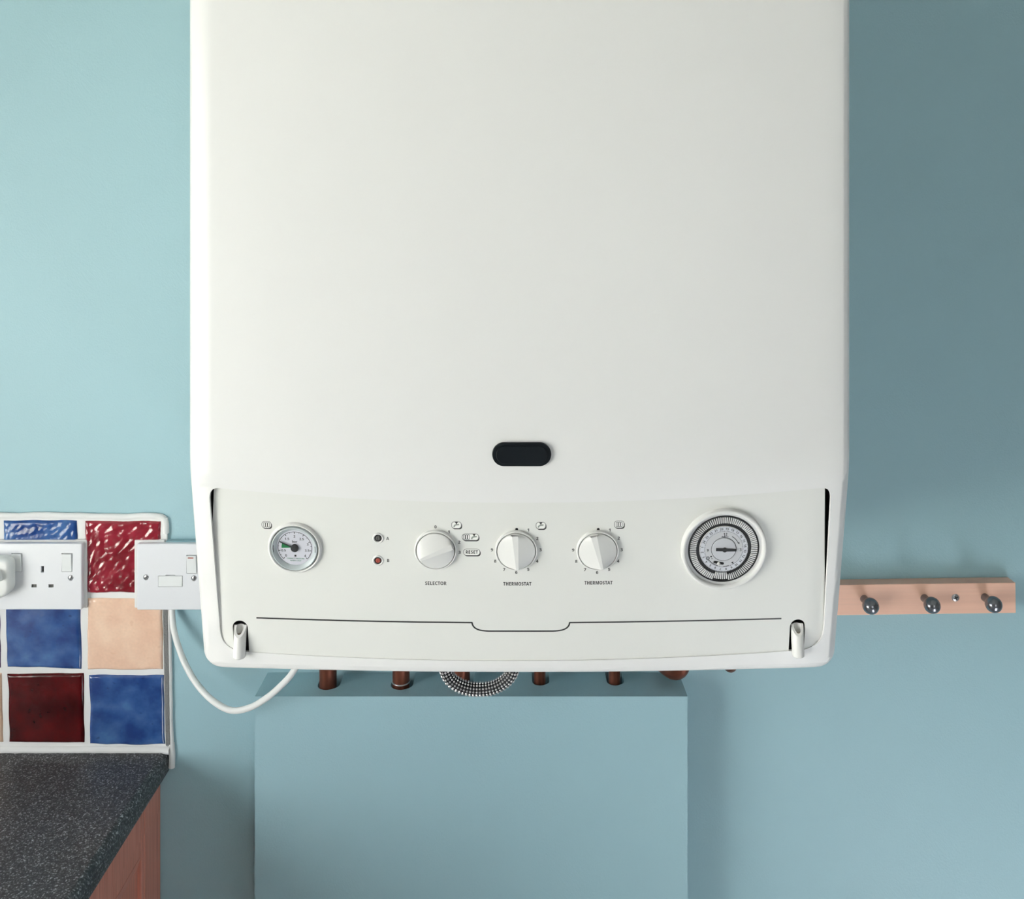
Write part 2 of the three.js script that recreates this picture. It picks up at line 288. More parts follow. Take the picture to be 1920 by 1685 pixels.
for (const [name, x, y, turn, label] of [['selector_knob', -0.0697, 1.3081, -1.22, 'white knob with its grip turned sideways'], ['thermostat_knob', 0.0039, 1.3079, 0.07, 'white knob with its grip upright'], ['thermostat_knob', 0.0781, 1.3077, 0.25, 'white knob with its grip leaning']]) {
  const k = onPanel(local(name, collarGeo, M.knob, boiler, label), x, y);
  const d = local('disc', discGeo, M.knob, k); d.rotation.z = turn; const gr = local('grip', grip, M.knob, k); gr.rotation.z = turn;
}
// indicator lamps, unlit
for (const [x, y, m, label] of [[-0.1222, 1.3186, M.grey, 'dark unlit indicator'], [-0.1229, 1.2967, M.red, 'red indicator lens']]) {
  const k = onPanel(local('indicator', lathe([[0.0034, -0.004], [0.0034, 0.0002], [0.0038, 0.0010], [0.0046, 0.0009], [0.0052, 0.0001], [0.0052, -0.002]], 40), M.knob, boiler, label), x, y);
  local('hole_shade', new THREE.CircleGeometry(0.0035, 32).translate(0, 0, 0.0002), M.dark, k);  // flat dark disc painting in the shade inside the lamp hole
  local('lamp_lens', lathe([[0.00001, 0.0009], [0.0010, 0.0008], [0.00105, 0.0012], [0.0019, 0.0010], [0.0023, 0.0002]], 32), m, k);
}
// two catches: hollow tubes cut slanting at the top, standing in their slots
for (const [i, [x, y]] of CATCH.entries()) {
  const zc = bodyZ(x, 1.215) + 0.0015, yb = y - 0.0345;
  let g = lathe([[0.00001, 0], [0.0046, 0], [0.0056, 0.001], [0.0057, 0.0300], [0.00001, 0.0300]], 48).rotateX(-Math.PI / 2);
  g = plain(g); 
  g = cut(g, plain(new THREE.CylinderGeometry(0.0034, 0.0034, 0.02, 40).translate(0, 0.030, 0.0010)));
  const knife = new THREE.BoxGeometry(0.04, 0.04, 0.04).translate(0, 0.02, 0).rotateX(1.08).translate(0, 0.0235, 0.0038);
  g = cut(g, plain(knife));
  const m = local('catch', g, M.knob, boiler, 'hollow white catch with a slanted top'); m.position.set(x + (x < 0 ? -0.0008 : 0.0006), yb, zc).sub(boiler.position); m.rotation.x = -0.08; m.rotation.z = x < 0 ? -0.02 : 0.02;
  local('inside', new THREE.CylinderGeometry(0.0033, 0.0033, 0.003, 32).translate(0, 0.0200, 0.0010), M.beige, m);
}
// pressure gauge
function dialCanvas(size, draw) { const c = document.createElement('canvas'); c.width = c.height = size; const g = c.getContext('2d'); g.translate(size / 2, size / 2); draw(g, size / 2); const t = new THREE.CanvasTexture(c); t.colorSpace = THREE.SRGBColorSpace; t.anisotropy = 8; return t; }
{
  const gauge = onPanel(local('pressure_gauge', lathe([[0.0222, -0.002], [0.0222, 0.0022], [0.0228, 0.0032], [0.0238, 0.0030], [0.0248, 0.0016], [0.0250, -0.001]]), M.knob, boiler, 'round pressure gauge with a green sector'), -0.1991, 1.3085);
  local('rim', lathe([[0.0212, 0.0006], [0.0212, 0.0030], [0.0208, 0.0036], [0.0200, 0.0034], [0.0192, 0.0024], [0.0182, 0.0022], [0.0172, 0.0008], [0.0168, 0.0004]]), M.rim, gauge, 'clear grey rim');
  const R = 0.0172, print = dialCanvas(512, (g, h) => {
    const mm = h / 17.2, P = (deg, r) => [Math.cos(deg * Math.PI / 180) * r * mm, -Math.sin(deg * Math.PI / 180) * r * mm];
    g.fillStyle = '#cdcdd7'; g.fillRect(-h, -h, 2 * h, 2 * h);
    g.strokeStyle = '#15181b'; g.lineWidth = 0.45 * mm; g.beginPath(); g.arc(0, 0, 15.6 * mm, Math.PI * 0.75, Math.PI * 2.25); g.stroke();
    for (let k = 0; k <= 16; k++) { const a = 225 - k * 270 / 16; g.lineWidth = (k % 2 ? 0.4 : 0.6) * mm; g.beginPath(); g.moveTo(...P(a, 15.6)); g.lineTo(...P(a, k % 2 ? 14.6 : 13.8)); g.stroke(); }
    g.fillStyle = '#0b7a3e'; g.beginPath(); g.moveTo(0, 0); g.arc(0, 0, 12.4 * mm, -182 * Math.PI / 180, -157 * Math.PI / 180); g.fill();
    const T = (t, x, y, s, ink = '#101215', w = 'bold') => { g.fillStyle = ink; g.font = `${w} ${(s * mm).toFixed(1)}px sans-serif`; g.textAlign = 'center'; g.textBaseline = 'middle'; g.fillText(t, x * mm, y * mm); };
    T('0', -8.6, 7.9, 3.3); T('0.5', -10.6, 2.9, 3.1); T('1.5', -7.0, -8.6, 3.2); T('2', 0, -11.2, 3.3); T('2.5', 6.6, -8.6, 3.2); T('3', 12.0, -3.4, 3.2); T('3.5', 11.2, 2.7, 3.1); T('4', 9.2, 7.9, 3.3); T('bar', 0, -6.0, 3.2);
    g.fillStyle = '#222'; g.fillRect(-0.8 * mm, 7 * mm, 1.8 * mm, 1.8 * mm);
    T('CORRECT PRESSURE', 0.2, 10.8, 1.75, '#2c6a4c'); T('WHEN COLD', 0.2, 12.9, 1.75, '#2c6a4c');
  });
  const dial = local('dial', new THREE.CircleGeometry(R, 64).translate(0, 0, 0.0007), std({ map: print, roughness: 0.5 }), gauge);
  const needle = new THREE.Shape(); needle.moveTo(-0.003, -0.0007); needle.lineTo(0.0148, -0.00045); needle.lineTo(0.0148, 0.00045); needle.lineTo(-0.003, 0.0007);
  const nd = local('needle', new THREE.ExtrudeGeometry(needle, { depth: 0.0004, bevelEnabled: false }), M.dark, gauge); nd.position.z = 0.0016; nd.rotation.z = 155 * Math.PI / 180;
  for (const [a, len] of [[Math.PI, 0.36], [0, 0.30]]) local('stop_mark', new THREE.TorusGeometry(0.0194, 0.00022, 8, 24, len).rotateZ(a - len / 2).translate(0, 0, 0.0033), M.dark, gauge);
  local('hub', lathe([[0.00001, 0.0026], [0.003, 0.0026], [0.0036, 0.0022], [0.0036, 0.0007]], 32), M.dark, gauge);
  local('lens', new THREE.CircleGeometry(0.0195, 64).translate(0, 0, 0.0029), M.lens, gauge);
}
// time switch
{
  const timer = onPanel(local('timer', lathe([[0.0352, -0.002], [0.0352, 0.0030], [0.0358, 0.0040], [0.0372, 0.0046], [0.0384, 0.0046], [0.0393, 0.0036], [0.0396, -0.001]], 96), M.knob, boiler, 'round time switch with a ring of tappets'), 0.1938, 1.3080);
  const tray = std({ color: lin(0.66, 0.66, 0.67), roughness: 0.4 });
  local('tray', lathe([[0.0325, 0.0012], [0.0353, 0.0014]], 96), tray, timer);
  local('tray_edge', lathe([[0.0316, 0.0010], [0.0317, 0.0017], [0.0328, 0.0017], [0.0329, 0.0010]], 96), M.dark, timer);
  local('tappet_bed', lathe([[0.0220, 0.0006], [0.0318, 0.0006]], 96), M.dark, timer);
  const outer = [], put = (k, r0, r1) => { const w = r => r * 0.0336; const s = new THREE.Shape(); s.moveTo(-w(r0) / 2, r0); s.lineTo(w(r0) / 2, r0); s.lineTo(w(r1) / 2, r1); s.lineTo(-w(r1) / 2, r1); return new THREE.ExtrudeGeometry(s, { depth: 0.0012, bevelEnabled: false }).rotateZ(-k / 96 * 2 * Math.PI).translate(0, 0, 0.0008); };
  for (let k = 0; k < 96; k++) outer.push(k > 45 && k < 53 ? put(k, 0.0234, 0.0297) : put(k, 0.0256, 0.0312));
  const tp = local('tappets', merge(outer), tray, timer, 'ring of small white switching tappets'); tp.userData.kind = 'stuff';
  const R = 0.0224, print = dialCanvas(1024, (g, h) => {
    const mm = h / 22.4, ink = '#141518';
    g.fillStyle = '#c6c8d0'; g.fillRect(-h, -h, 2 * h, 2 * h); g.fillStyle = '#bfc0c5'; g.beginPath(); g.arc(0, 0, 17.0 * mm, 0, 7); g.fill();
    const T = (t, x, y, s, rot = 0, w = 'bold') => { g.save(); g.translate(x * mm, y * mm); g.rotate(rot); g.fillStyle = ink; g.font = `${w} ${(s * mm).toFixed(1)}px sans-serif`; g.textAlign = 'center'; g.textBaseline = 'middle'; g.fillText(t, 0, 0); g.restore(); };
    for (let n = 1; n <= 24; n++) { const a = (6.5 + (19 - n) * 15) * Math.PI / 180; T(String(n), Math.sin(a) * 19.9, -Math.cos(a) * 19.9, 2.9, a); }
    g.strokeStyle = ink; for (let k = 0; k < 96; k++) { const a = k / 96 * 2 * Math.PI, s = Math.sin(a), c = -Math.cos(a); g.lineWidth = 0.4 * mm; g.beginPath(); g.moveTo(s * 17.2 * mm, c * 17.2 * mm); g.lineTo(s * 18.1 * mm, c * 18.1 * mm); g.stroke(); g.lineWidth = 0.35 * mm; g.beginPath(); g.moveTo(s * 21.6 * mm, c * 21.6 * mm); g.lineTo(s * 22.4 * mm, c * 22.4 * mm); g.stroke(); }
    T('12', 0.8, -14.6, 3.5); T('3', 15.6, 0.9, 3.6); T('9', -14.7, 0.9, 3.6);
    g.lineWidth = 0.45 * mm; g.beginPath(); g.arc(0, 0, 11.4 * mm, 0, 7); g.stroke();
    g.lineWidth = 0.5 * mm; g.beginPath(); g.moveTo(-2.6 * mm, -12.0 * mm); for (const [x, y] of [[-1.8, -12.6], [-1.5, -12], [-0.8, -12.4], [-0.2, -11.8], [0.2, -13], [0.6, -11.9], [1.4, -12.5], [2.2, -12.1], [3.8, -12.1]]) g.lineTo(x * mm, y * mm); g.stroke();
    g.lineWidth = 0.6 * mm; g.beginPath(); g.arc(0, 0, 14.2 * mm, -1.05, -0.42); g.stroke(); g.fillStyle = ink; g.beginPath(); g.moveTo(12.2 * mm, -6.3 * mm); g.lineTo(14.2 * mm, -6.6 * mm); g.lineTo(14.2 * mm, -4.4 * mm); g.fill();
    g.beginPath(); g.arc(0, 0, 7.6 * mm, -0.62, -0.22); g.stroke(); g.beginPath(); g.arc(0, 0, 7.6 * mm, 0.25, 0.68); g.stroke();
    g.lineWidth = 0.5 * mm; g.beginPath(); g.arc(-14.4 * mm, 8.8 * mm, 1.5 * mm, 0, 7); g.moveTo(-14.4 * mm, 7.6 * mm); g.lineTo(-14.4 * mm, 8.8 * mm); g.lineTo(-13.6 * mm, 8.8 * mm); g.stroke();
    g.fillStyle = ink; g.beginPath(); g.arc(-11.4 * mm, 7.2 * mm, 0.8 * mm, 0, 7); g.fill(); g.fillRect(-11.2 * mm, 9 * mm, 1.3 * mm, 0.6 * mm);
    g.beginPath(); g.moveTo(7.2 * mm, 13.4 * mm); g.lineTo(9.2 * mm, 12.4 * mm); g.lineTo(9.6 * mm, 15.0 * mm); g.fill();
    g.lineWidth = 0.55 * mm; g.beginPath(); g.arc(0, 0, 17.0 * mm, 1.86, 2.5); g.stroke(); g.beginPath(); g.arc(0, 0, 17.2 * mm, 1.25, 1.55); g.stroke();
  });
  local('dial', lathe([[0.00001, 0.0016], [R, 0.0016], [R, 0.0006]], 96), M.knob, timer);
  local('dial_print', new THREE.CircleGeometry(R, 96).translate(0, 0, 0.00175), std({ map: print, roughness: 0.4 }), timer);
  local('centre_disc', lathe([[0.00001, 0.0027], [0.0106, 0.0026], [0.0110, 0.0022], [0.0110, 0.0016]], 64), std({ color: lin(0.52, 0.53, 0.57), roughness: 0.35 }), timer);
  const hs = new THREE.Shape(); hs.moveTo(-0.0080, -0.0011); hs.lineTo(-0.0015, -0.0012); hs.absarc(0, 0, 0.0022, Math.PI * 1.2, Math.PI * 1.8, false); hs.lineTo(0.0108, -0.0008); hs.lineTo(0.0108, 0.0012); hs.lineTo(0.0015, 0.0013); hs.absarc(0, 0, 0.0022, Math.PI * 0.25, Math.PI * 0.75, false); hs.lineTo(-0.0080, 0.0014);
  const hand = local('hand', new THREE.ExtrudeGeometry(hs, { depth: 0.0008, bevelEnabled: false }), M.dark, timer); hand.position.set(0.0005, -0.0001, 0.0027); hand.rotation.z = -0.05;
  const bar = local('slider_slot', new THREE.CapsuleGeometry(0.0014, 0.0075, 4, 12).rotateZ(Math.PI / 2 - 0.2), M.dark, timer); bar.position.set(-0.0042, -0.0135, 0.0012);
  local('slider', lathe([[0.00001, 0.0034], [0.0014, 0.0032], [0.0016, 0.0016]], 24), M.knob, timer).position.set(-0.0044, -0.0138, 0);
}

// ------------------------------------------------------------------ painted boxing round the pipes
const BOXING = { x0: -0.322, x1: 0.2198, y: 1.012, z: 0.058 };
const boxing = thing('pipe_boxing', 'pale blue painted boxing under the boiler with pipes passing through its top', 'boxing', [(BOXING.x0 + BOXING.x1) / 2, 0, 0]);
{ const { x0, x1, y, z } = BOXING;
  let top = box(x0, x1, y - 0.012, y, 0.0005, z);
  for (const [x, r, zc] of [[-0.2363, 0.013, 0.0300], [-0.1425, 0.013, 0.0300], [-0.0651, 0.013, 0.0300], [0.0359, 0.0098, 0.0225], [0.1324, 0.0098, 0.0225]]) {
    const o = 0.0035;
    top = cut(top, new THREE.CylinderGeometry(r, r, 0.05, 32).translate(x, y, zc)); top = cut(top, new THREE.CylinderGeometry(r * 0.92, r * 0.92, 0.05, 32).translate(x + o, y, zc - 0.001));
    top = cut(top, box(x - r, x + o + r * 0.92, y - 0.03, y + 0.03, -0.01, zc - 0.001));
  }
  part('top_board', metres(top), M.wall, boxing); part('front_board', metres(box(x0, x1, 0, y - 0.012, z - 0.009, z)), M.wall, boxing);
  part('side_board', metres(box(x0, x0 + 0.009, 0, y - 0.012, 0.0005, z - 0.009)), M.wall, boxing); part('side_board', metres(box(x1 - 0.009, x1, 0, y - 0.012, 0.0005, z - 0.009)), M.wall, boxing); }

// ------------------------------------------------------------------ copper pipes
const pipeGroup = 'copper pipes under the boiler';
const pipes = [[-0.2363, 0.011, 0.03, 'thick copper pipe nearest the white flex, entering the boxing'], [-0.1425, 0.011, 0.03, 'thick copper pipe with a bright solder ring at its foot'], [-0.0651, 0.011, 0.03, 'thick copper pipe behind the loop of braided hose'], [0.0359, 0.0075, 0.0225, 'thin copper pipe nearest the loop of braided hose'], [0.1324, 0.0075, 0.0225, 'thin copper pipe nearest the thick copper elbow']];
for (const [x, r, z, label] of pipes) {
  const t = thing('copper_pipe', label, 'pipe', [x, 0.6, z], pipeGroup);
  part('tube', new THREE.CylinderGeometry(r, r, 0.584, 28).translate(x, 0.892, z), M.copper, t);
  if (x === -0.1425) part('solder_joint', new THREE.TorusGeometry(r + 0.0002, 0.0009, 10, 36).rotateX(Math.PI / 2).translate(x, 1.0165, z), M.steel, t);
}
for (const [x, y, r, z, dx, label] of [[0.2135, 1.0330, 0.0125, 0.048, -0.5, 'thick copper elbow bending back above the end of the boxing'], [0.2785, 1.0370, 0.0075, 0.048, 0, 'small copper elbow bending into the wall below the boiler']]) {
  const t = thing('copper_elbow', label, 'pipe', [x, y, z], pipeGroup);
  const b = 0.02, pts = [[x, 1.184, z], [x, 1.12, z], [x, y + b, z]];
  for (let k = 1; k <= 6; k++) { const a = k / 6 * Math.PI / 2; pts.push([x + dx * b * (1 - Math.cos(a)), y + b - b * Math.sin(a), z - b * (1 - Math.cos(a))]); }
  pts.push([x + dx * (b + 0.012), y, z - b - 0.012], [x + dx * (z - 0.001), y, 0.001]);
  part('tube', tubeGeo(pts, r, 90, 24), M.copper, t);
}
// ------------------------------------------------------------------ braided hose
{
  const ctr = [[-0.084, 1.184, 0.1], [-0.0835, 1.12, 0.1], [-0.0825, 1.08, 0.1], [-0.0783, 1.0628, 0.1], [-0.0732, 1.0551, 0.1], [-0.0629, 1.0481, 0.1], [-0.0501, 1.0442, 0.1], [-0.036, 1.0436, 0.1], [-0.0218, 1.0461, 0.1], [-0.0096, 1.0526, 0.1], [-0.0013, 1.0616, 0.1], [0.0030, 1.078, 0.1], [0.0045, 1.12, 0.1], [0.005, 1.184, 0.1]];
  const curve = new THREE.CatmullRomCurve3(ctr.map(p => new THREE.Vector3(...p))), Lh = curve.getLength();
  const hose = thing('braided_hose', 'silver braided flexible hose looping down below the boiler', 'hose', [-0.037, 1.0436, 0.1]);
  part('rubber_core', new THREE.TubeGeometry(curve, 120, 0.0072, 20), M.dark, hose);
  // woven wire: diamonds raised where the two windings cross
  const ns = 760, nr = 96, g = new THREE.TubeGeometry(curve, ns, 0.0073, nr), p = g.attributes.position, fr = [];
  for (let i = 0; i <= ns; i++) fr.push(curve.getPointAt(i / ns));
  const v = new THREE.Vector3();
  for (let i = 0; i <= ns; i++) for (let j = 0; j <= nr; j++) { const k = i * (nr + 1) + j, th = j / nr * 2 * Math.PI, s = i / ns * Lh; const a = Math.cos(6 * th + s * 800), b = Math.cos(6 * th - s * 800); const h = -0.0009 + 0.0021 * Math.max(0, a * b > 0 ? Math.sqrt(a * b) : 0) ; v.fromBufferAttribute(p, k).sub(fr[i]).setLength(0.0073 + h).add(fr[i]); p.setXYZ(k, v.x, v.y, v.z); }
  g.computeVertexNormals();
  part('wire_braid', g, M.braid, hose).userData.kind = 'stuff';
}
// ------------------------------------------------------------------ tiled splashback
const TZ = 0.007;
const splash = thing('tiled_splashback', 'splashback of glossy blue, red and cream handmade tiles above the worktop', 'splashback', [-0.563, 0.91, 0]);
part('grout', metres(box(-0.79, -0.4535, 0.911, 1.2165, 0.0002, 0.0042)), M.grout, splash, 'white grout');
function tileGeo(c, k, rough) {                                     // c: corners top-left, top-right, bottom-right, bottom-left
  const n = 48, pos = [], uv = [], idx = [], at = (u, v) => { const e = 0.0011; const x = lerp(lerp(c[0][0], c[1][0], u), lerp(c[3][0], c[2][0], u), v), y = lerp(lerp(c[0][1], c[1][1], u), lerp(c[3][1], c[2][1], u), v);
    return [x + e * N(v * 3.2, k * 3.7, u * 1.3) * Math.abs(2 * u - 1) * 1.4, y + e * N(u * 3.2, k * 5.1, v * 1.3) * Math.abs(2 * v - 1) * 1.4]; };
  for (let j = 0; j <= n; j++) for (let i = 0; i <= n; i++) {
    const warp = t => 0.5 - 0.5 * Math.cos(Math.PI * t), u = lerp(i / n, warp(i / n), 0.8), v = lerp(j / n, warp(j / n), 0.8), [x, y] = at(u, v);
    const d = Math.min(u, 1 - u, v, 1 - v) * 0.098, edge = Math.sqrt(clamp(1 - (1 - clamp(d / 0.005)) ** 2));
    const z = 0.0012 + (TZ - 0.0012) * edge + edge * (0.0006 * fbm(x * 22 + k * 9, y * 22, k, 2) + rough * fbm(x * 160, y * 160, k * 3, 3));
    pos.push(x, y, z); uv.push(u, v);
  }
  for (let j = 0; j < n; j++) for (let i = 0; i < n; i++) { const a = j * (n + 1) + i, b = a + 1, e = a + n + 1, d = e + 1; idx.push(a, e, b, b, e, d); }
  const g = new THREE.BufferGeometry(); g.setAttribute('position', new THREE.Float32BufferAttribute(pos, 3)); g.setAttribute('uv', new THREE.Float32BufferAttribute(uv, 2)); g.setIndex(idx); g.computeVertexNormals(); return g;
}
function glaze(a, b, spot, k, coat = 1, relief = 0.0006) {                            // mottled glaze between two colours, with a few dark pits
  const map = dataTex(128, 128, (u, v) => { const n = clamp(0.5 + 1.5 * fbm(u * 3 + k * 5, v * 3, k, 5)), f = 0.02 * N(u * 30, v * 30, k), s = 0.6 * sstep(0.52, 0.70, N(u * 11 + k, v * 14, k * 2.3)); return [0, 1, 2].map(i => lerp(lerp(a[i], b[i], n) + f * a[i], spot[i], s * 0.7)); }, true);
  const bump = dataTex(128, 128, (u, v) => { const n = 0.5 + 0.5 * fbm(u * 7, v * 7, k * 1.7, 3); return [n, n, n]; });
  return phys({ map, roughness: 0.16, specularIntensity: coat < 1 ? 0.5 : 1, clearcoat: coat, clearcoatRoughness: 0.04, bumpMap: bump, bumpScale: relief });
}
const BLUE = (k, coat) => glaze([0.09, 0.22, 0.48], [0.28, 0.44, 0.66], [0.06, 0.12, 0.30], k, coat), RED = k => glaze([0.48, 0.08, 0.13], [0.63, 0.17, 0.24], [0.33, 0.04, 0.08], k), CREAM = k => glaze([0.92, 0.76, 0.66], [0.96, 0.83, 0.73], [0.89, 0.72, 0.61], k, 1, 0.0004), MAROON = k => glaze([0.22, 0.01, 0.025], [0.34, 0.03, 0.05], [0.13, 0.0, 0.015], k, 0.35);
const tiles = [
  [[[-0.6689, 1.2147], [-0.571, 1.2147], [-0.5690, 1.117], [-0.667, 1.117]], BLUE(1, 0.5), 0.0009, 'mottled blue tile'],
  [[[-0.5612, 1.2137], [-0.4604, 1.2133], [-0.4590, 1.1181], [-0.5585, 1.1186]], RED(2), 0.0017, 'rippled crimson tile'],
  [[[-0.6665, 1.1125], [-0.5664, 1.1118], [-0.5644, 1.0186], [-0.6640, 1.0202]], BLUE(3), 0.0003, 'mottled blue tile'],
  [[[-0.5584, 1.1120], [-0.4583, 1.1114], [-0.4575, 1.0172], [-0.5580, 1.0176]], CREAM(4), 0.0005, 'cream tile'],
  [[[-0.6633, 1.0139], [-0.5619, 1.0136], [-0.5604, 0.9206], [-0.6615, 0.9222]], MAROON(5), 0.0003, 'dark maroon tile'],
  [[[-0.5563, 1.0122], [-0.4569, 1.0111], [-0.4548, 0.9187], [-0.5549, 0.9194]], BLUE(6), 0.0003, 'mottled blue tile'],
  [[[-0.7740, 1.2150], [-0.6765, 1.2149], [-0.6740, 1.117], [-0.7720, 1.117]], CREAM(7), 0.0005],
  [[[-0.7710, 1.1130], [-0.6728, 1.1126], [-0.6708, 1.0204], [-0.7690, 1.0210]], glaze([0.36, 0.2, 0.4], [0.42, 0.27, 0.48], [0.3, 0.14, 0.3], 8), 0.0004, 'plum tile'],
  [[[-0.7690, 1.0150], [-0.6700, 1.0141], [-0.6678, 0.9224], [-0.7670, 0.9230]], CREAM(9), 0.0005],
];
tiles.forEach(([c, m, r, label], k) => part('tile', tileGeo(c, k + 1, r), m, splash, label));
{ const e = new THREE.Shape(); e.moveTo(-0.4582, 1.101); e.lineTo(-0.4530, 1.101); e.lineTo(-0.4512, 1.02); e.lineTo(-0.4496, 0.918); e.lineTo(-0.4546, 0.918); e.lineTo(-0.4568, 1.015);
  part('mortar', new THREE.ExtrudeGeometry(e, { depth: 0.0046, bevelEnabled: false }).translate(0, 0, 0.0003), M.mortar, splash, 'rough grey mortar edge'); }
// hand-run sealant round the edge and along the worktop
const bead = (pts, r, wob, k) => { const g = tubeGeo(pts, r, 120, 12), p = g.attributes.position; for (let i = 0; i < p.count; i++) { const x = p.getX(i), y = p.getY(i), w = 1 + 0.1 * N(x * 90, y * 90, k); p.setXYZ(i, x + wob * N(y * 30, k), y + wob * N(x * 30, k + 5), Math.max(0.0002, p.getZ(i) * 0.9 * w)); } g.computeVertexNormals(); return g; };
part('sealant', bead([[-0.79, 1.2195, 0.002], [-0.7, 1.2190, 0.002], [-0.6, 1.2195, 0.002], [-0.52, 1.2178, 0.002], [-0.4600, 1.2168, 0.002], [-0.4562, 1.2120, 0.002], [-0.4556, 1.196, 0.002]], 0.0042, 0.0012, 1), M.grout, splash, 'white sealant edge');
part('sealant', bead([[-0.4512, 1.108, 0.002], [-0.4508, 1.06, 0.002], [-0.4500, 1.0, 0.002], [-0.4486, 0.94, 0.002], [-0.4478, 0.916, 0.002]], 0.0028, 0.0010, 2), M.grout, splash, 'white sealant edge');
part('sealant', bead([[-0.79, 0.9125, 0.004], [-0.6, 0.9125, 0.004], [-0.47, 0.9125, 0.004], [-0.4500, 0.9115, 0.004]], 0.0052, 0.0003, 3), M.grout, splash, 'white sealant edge');
part('sealant', bead([[-0.4482, 0.920, 0.002], [-0.4474, 0.905, 0.002], [-0.4478, 0.888, 0.002]], 0.0042, 0.0003, 4), M.grout, splash, 'white sealant edge');
part('filler', rbox(-0.4945, -0.4550, 1.1005, 1.1895, 0.0005, 0.0085, 0.0015), M.grout, splash, 'white filler beside the switch plate');
part('filler', rbox(-0.712, -0.5570, 1.1000, 1.1895, 0.0005, 0.0084, 0.0015), M.grout, splash, 'white filler round the socket plate');

// ------------------------------------------------------------------ electrical plates
const screwGeo = merge([lathe([[0.00001, 0.0006], [0.0024, 0.0005], [0.0029, 0.0000], [0.0029, -0.001]], 24)]), slotGeo = new THREE.BoxGeometry(0.0046, 0.0009, 0.0003).translate(0, 0, 0.0006);
function screw(parent, x, y, z, turn) { const s = local('screw', screwGeo, M.steel, parent, 'slotted steel screw'); s.position.set(x, y, z - 0.0009).sub(parent.position); s.rotation.z = turn; local('slot', slotGeo, M.dark, s); }
// real pockets in a face plate: round ones for screws, square ones round rockers and carriers
const bore = (g, x, y, z) => cut(g, new THREE.CylinderGeometry(0.0037, 0.0037, 0.004, 28).rotateX(Math.PI / 2).translate(x, y, z));
const pocket = (g, x, y, w, h, z) => cut(g, box(x - w, x + w, y - h, y + h, z - 0.0045, z + 0.01));
function rocker(parent, x, y, z) { const s = local('rocker', merge([new RoundedBoxGeometry(0.0128, 0.0228, 0.0062, 2, 0.0006).rotateX(0.07)]), M.rocker, parent); s.position.set(x, y, z - 0.0006).sub(parent.position); }
{
  const z1 = 0.0160, sw = thing('fused_switch', 'white switched plate with a fuse carrier, half hidden behind the boiler', 'switch plate', [-0.4449, 1.1012, 0.0086]);
  let face = rbox(-0.4879, -0.4019, 1.1012, 1.1872, 0.0088, z1, 0.0016, 3);
  face = bore(bore(face, -0.4759, 1.1438, z1), -0.4135, 1.1426, z1); face = pocket(face, -0.4165, 1.1610, 0.0070, 0.0121, z1); face = pocket(face, -0.4442, 1.13875, 0.0160, 0.0072, z1); face = pocket(face, -0.4444, 1.1460, 0.0064, 0.0010, z1);
  part('face_plate', face, M.socket, sw);
  part('back_box', box(-0.4530, -0.4032, 1.1024, 1.1880, 0.0004, 0.0089), M.wall, sw, 'painted edge behind the plate');
  screw(sw, -0.4759, 1.1438, z1, 0.5); screw(sw, -0.4135, 1.1426, z1, 1.6);
  rocker(sw, -0.4165, 1.1610, z1 - 0.001); part('rocker_mark', box(-0.4205, -0.4135, 1.1695, 1.1704, z1 + 0.002, z1 + 0.0031), M.red, sw, 'small red-brown mark');
  const fc = part('fuse_carrier', rbox(-0.4597, -0.4287, 1.1320, 1.1455, z1 - 0.0045, z1 + 0.0006, 0.0006), M.rocker, sw);
  void fc;
}
{
  const z1 = 0.0160, so = thing('double_socket', 'white double socket plate over the blue tiles, one outlet holding a plug', 'socket', [-0.633, 1.1016, 0.0086]);
  let plate = rbox(-0.7055, -0.5595, 1.1016, 1.1876, 0.0088, z1, 0.0016, 3);
  const holes = [];
  for (const cx of [-0.6107, -0.6765]) holes.push([cx, 1.1542, 0.0020, 0.0042], [cx - 0.0109, 1.1327, 0.0034, 0.0021], [cx + 0.0111, 1.1327, 0.0034, 0.0021]);
  for (const [x, y, w, h] of holes) plate = cut(plate, box(x - w, x + w, y - h, y + h, 0.012, 0.03));
  plate = bore(bore(plate, -0.5739, 1.1431, z1), -0.6915, 1.1431, z1); plate = pocket(pocket(plate, -0.6441, 1.1632, 0.0070, 0.0121, z1), -0.5788, 1.1632, 0.0070, 0.0121, z1);
  part('face_plate', plate, M.socket, so);
  holes.forEach(([x, y, w, h], i) => part(i % 3 ? 'pin_shutter' : 'earth_slot', box(x - w, x + w, y - h, y + h, 0.0105, i % 3 ? 0.0142 : 0.0125), i % 3 ? M.grey : M.dark, so));
  screw(so, -0.5739, 1.1431, z1, 1.25); screw(so, -0.6915, 1.1431, z1, 0.3);
  rocker(so, -0.6441, 1.1632, z1 - 0.001); rocker(so, -0.5788, 1.1632, z1 - 0.001);
}
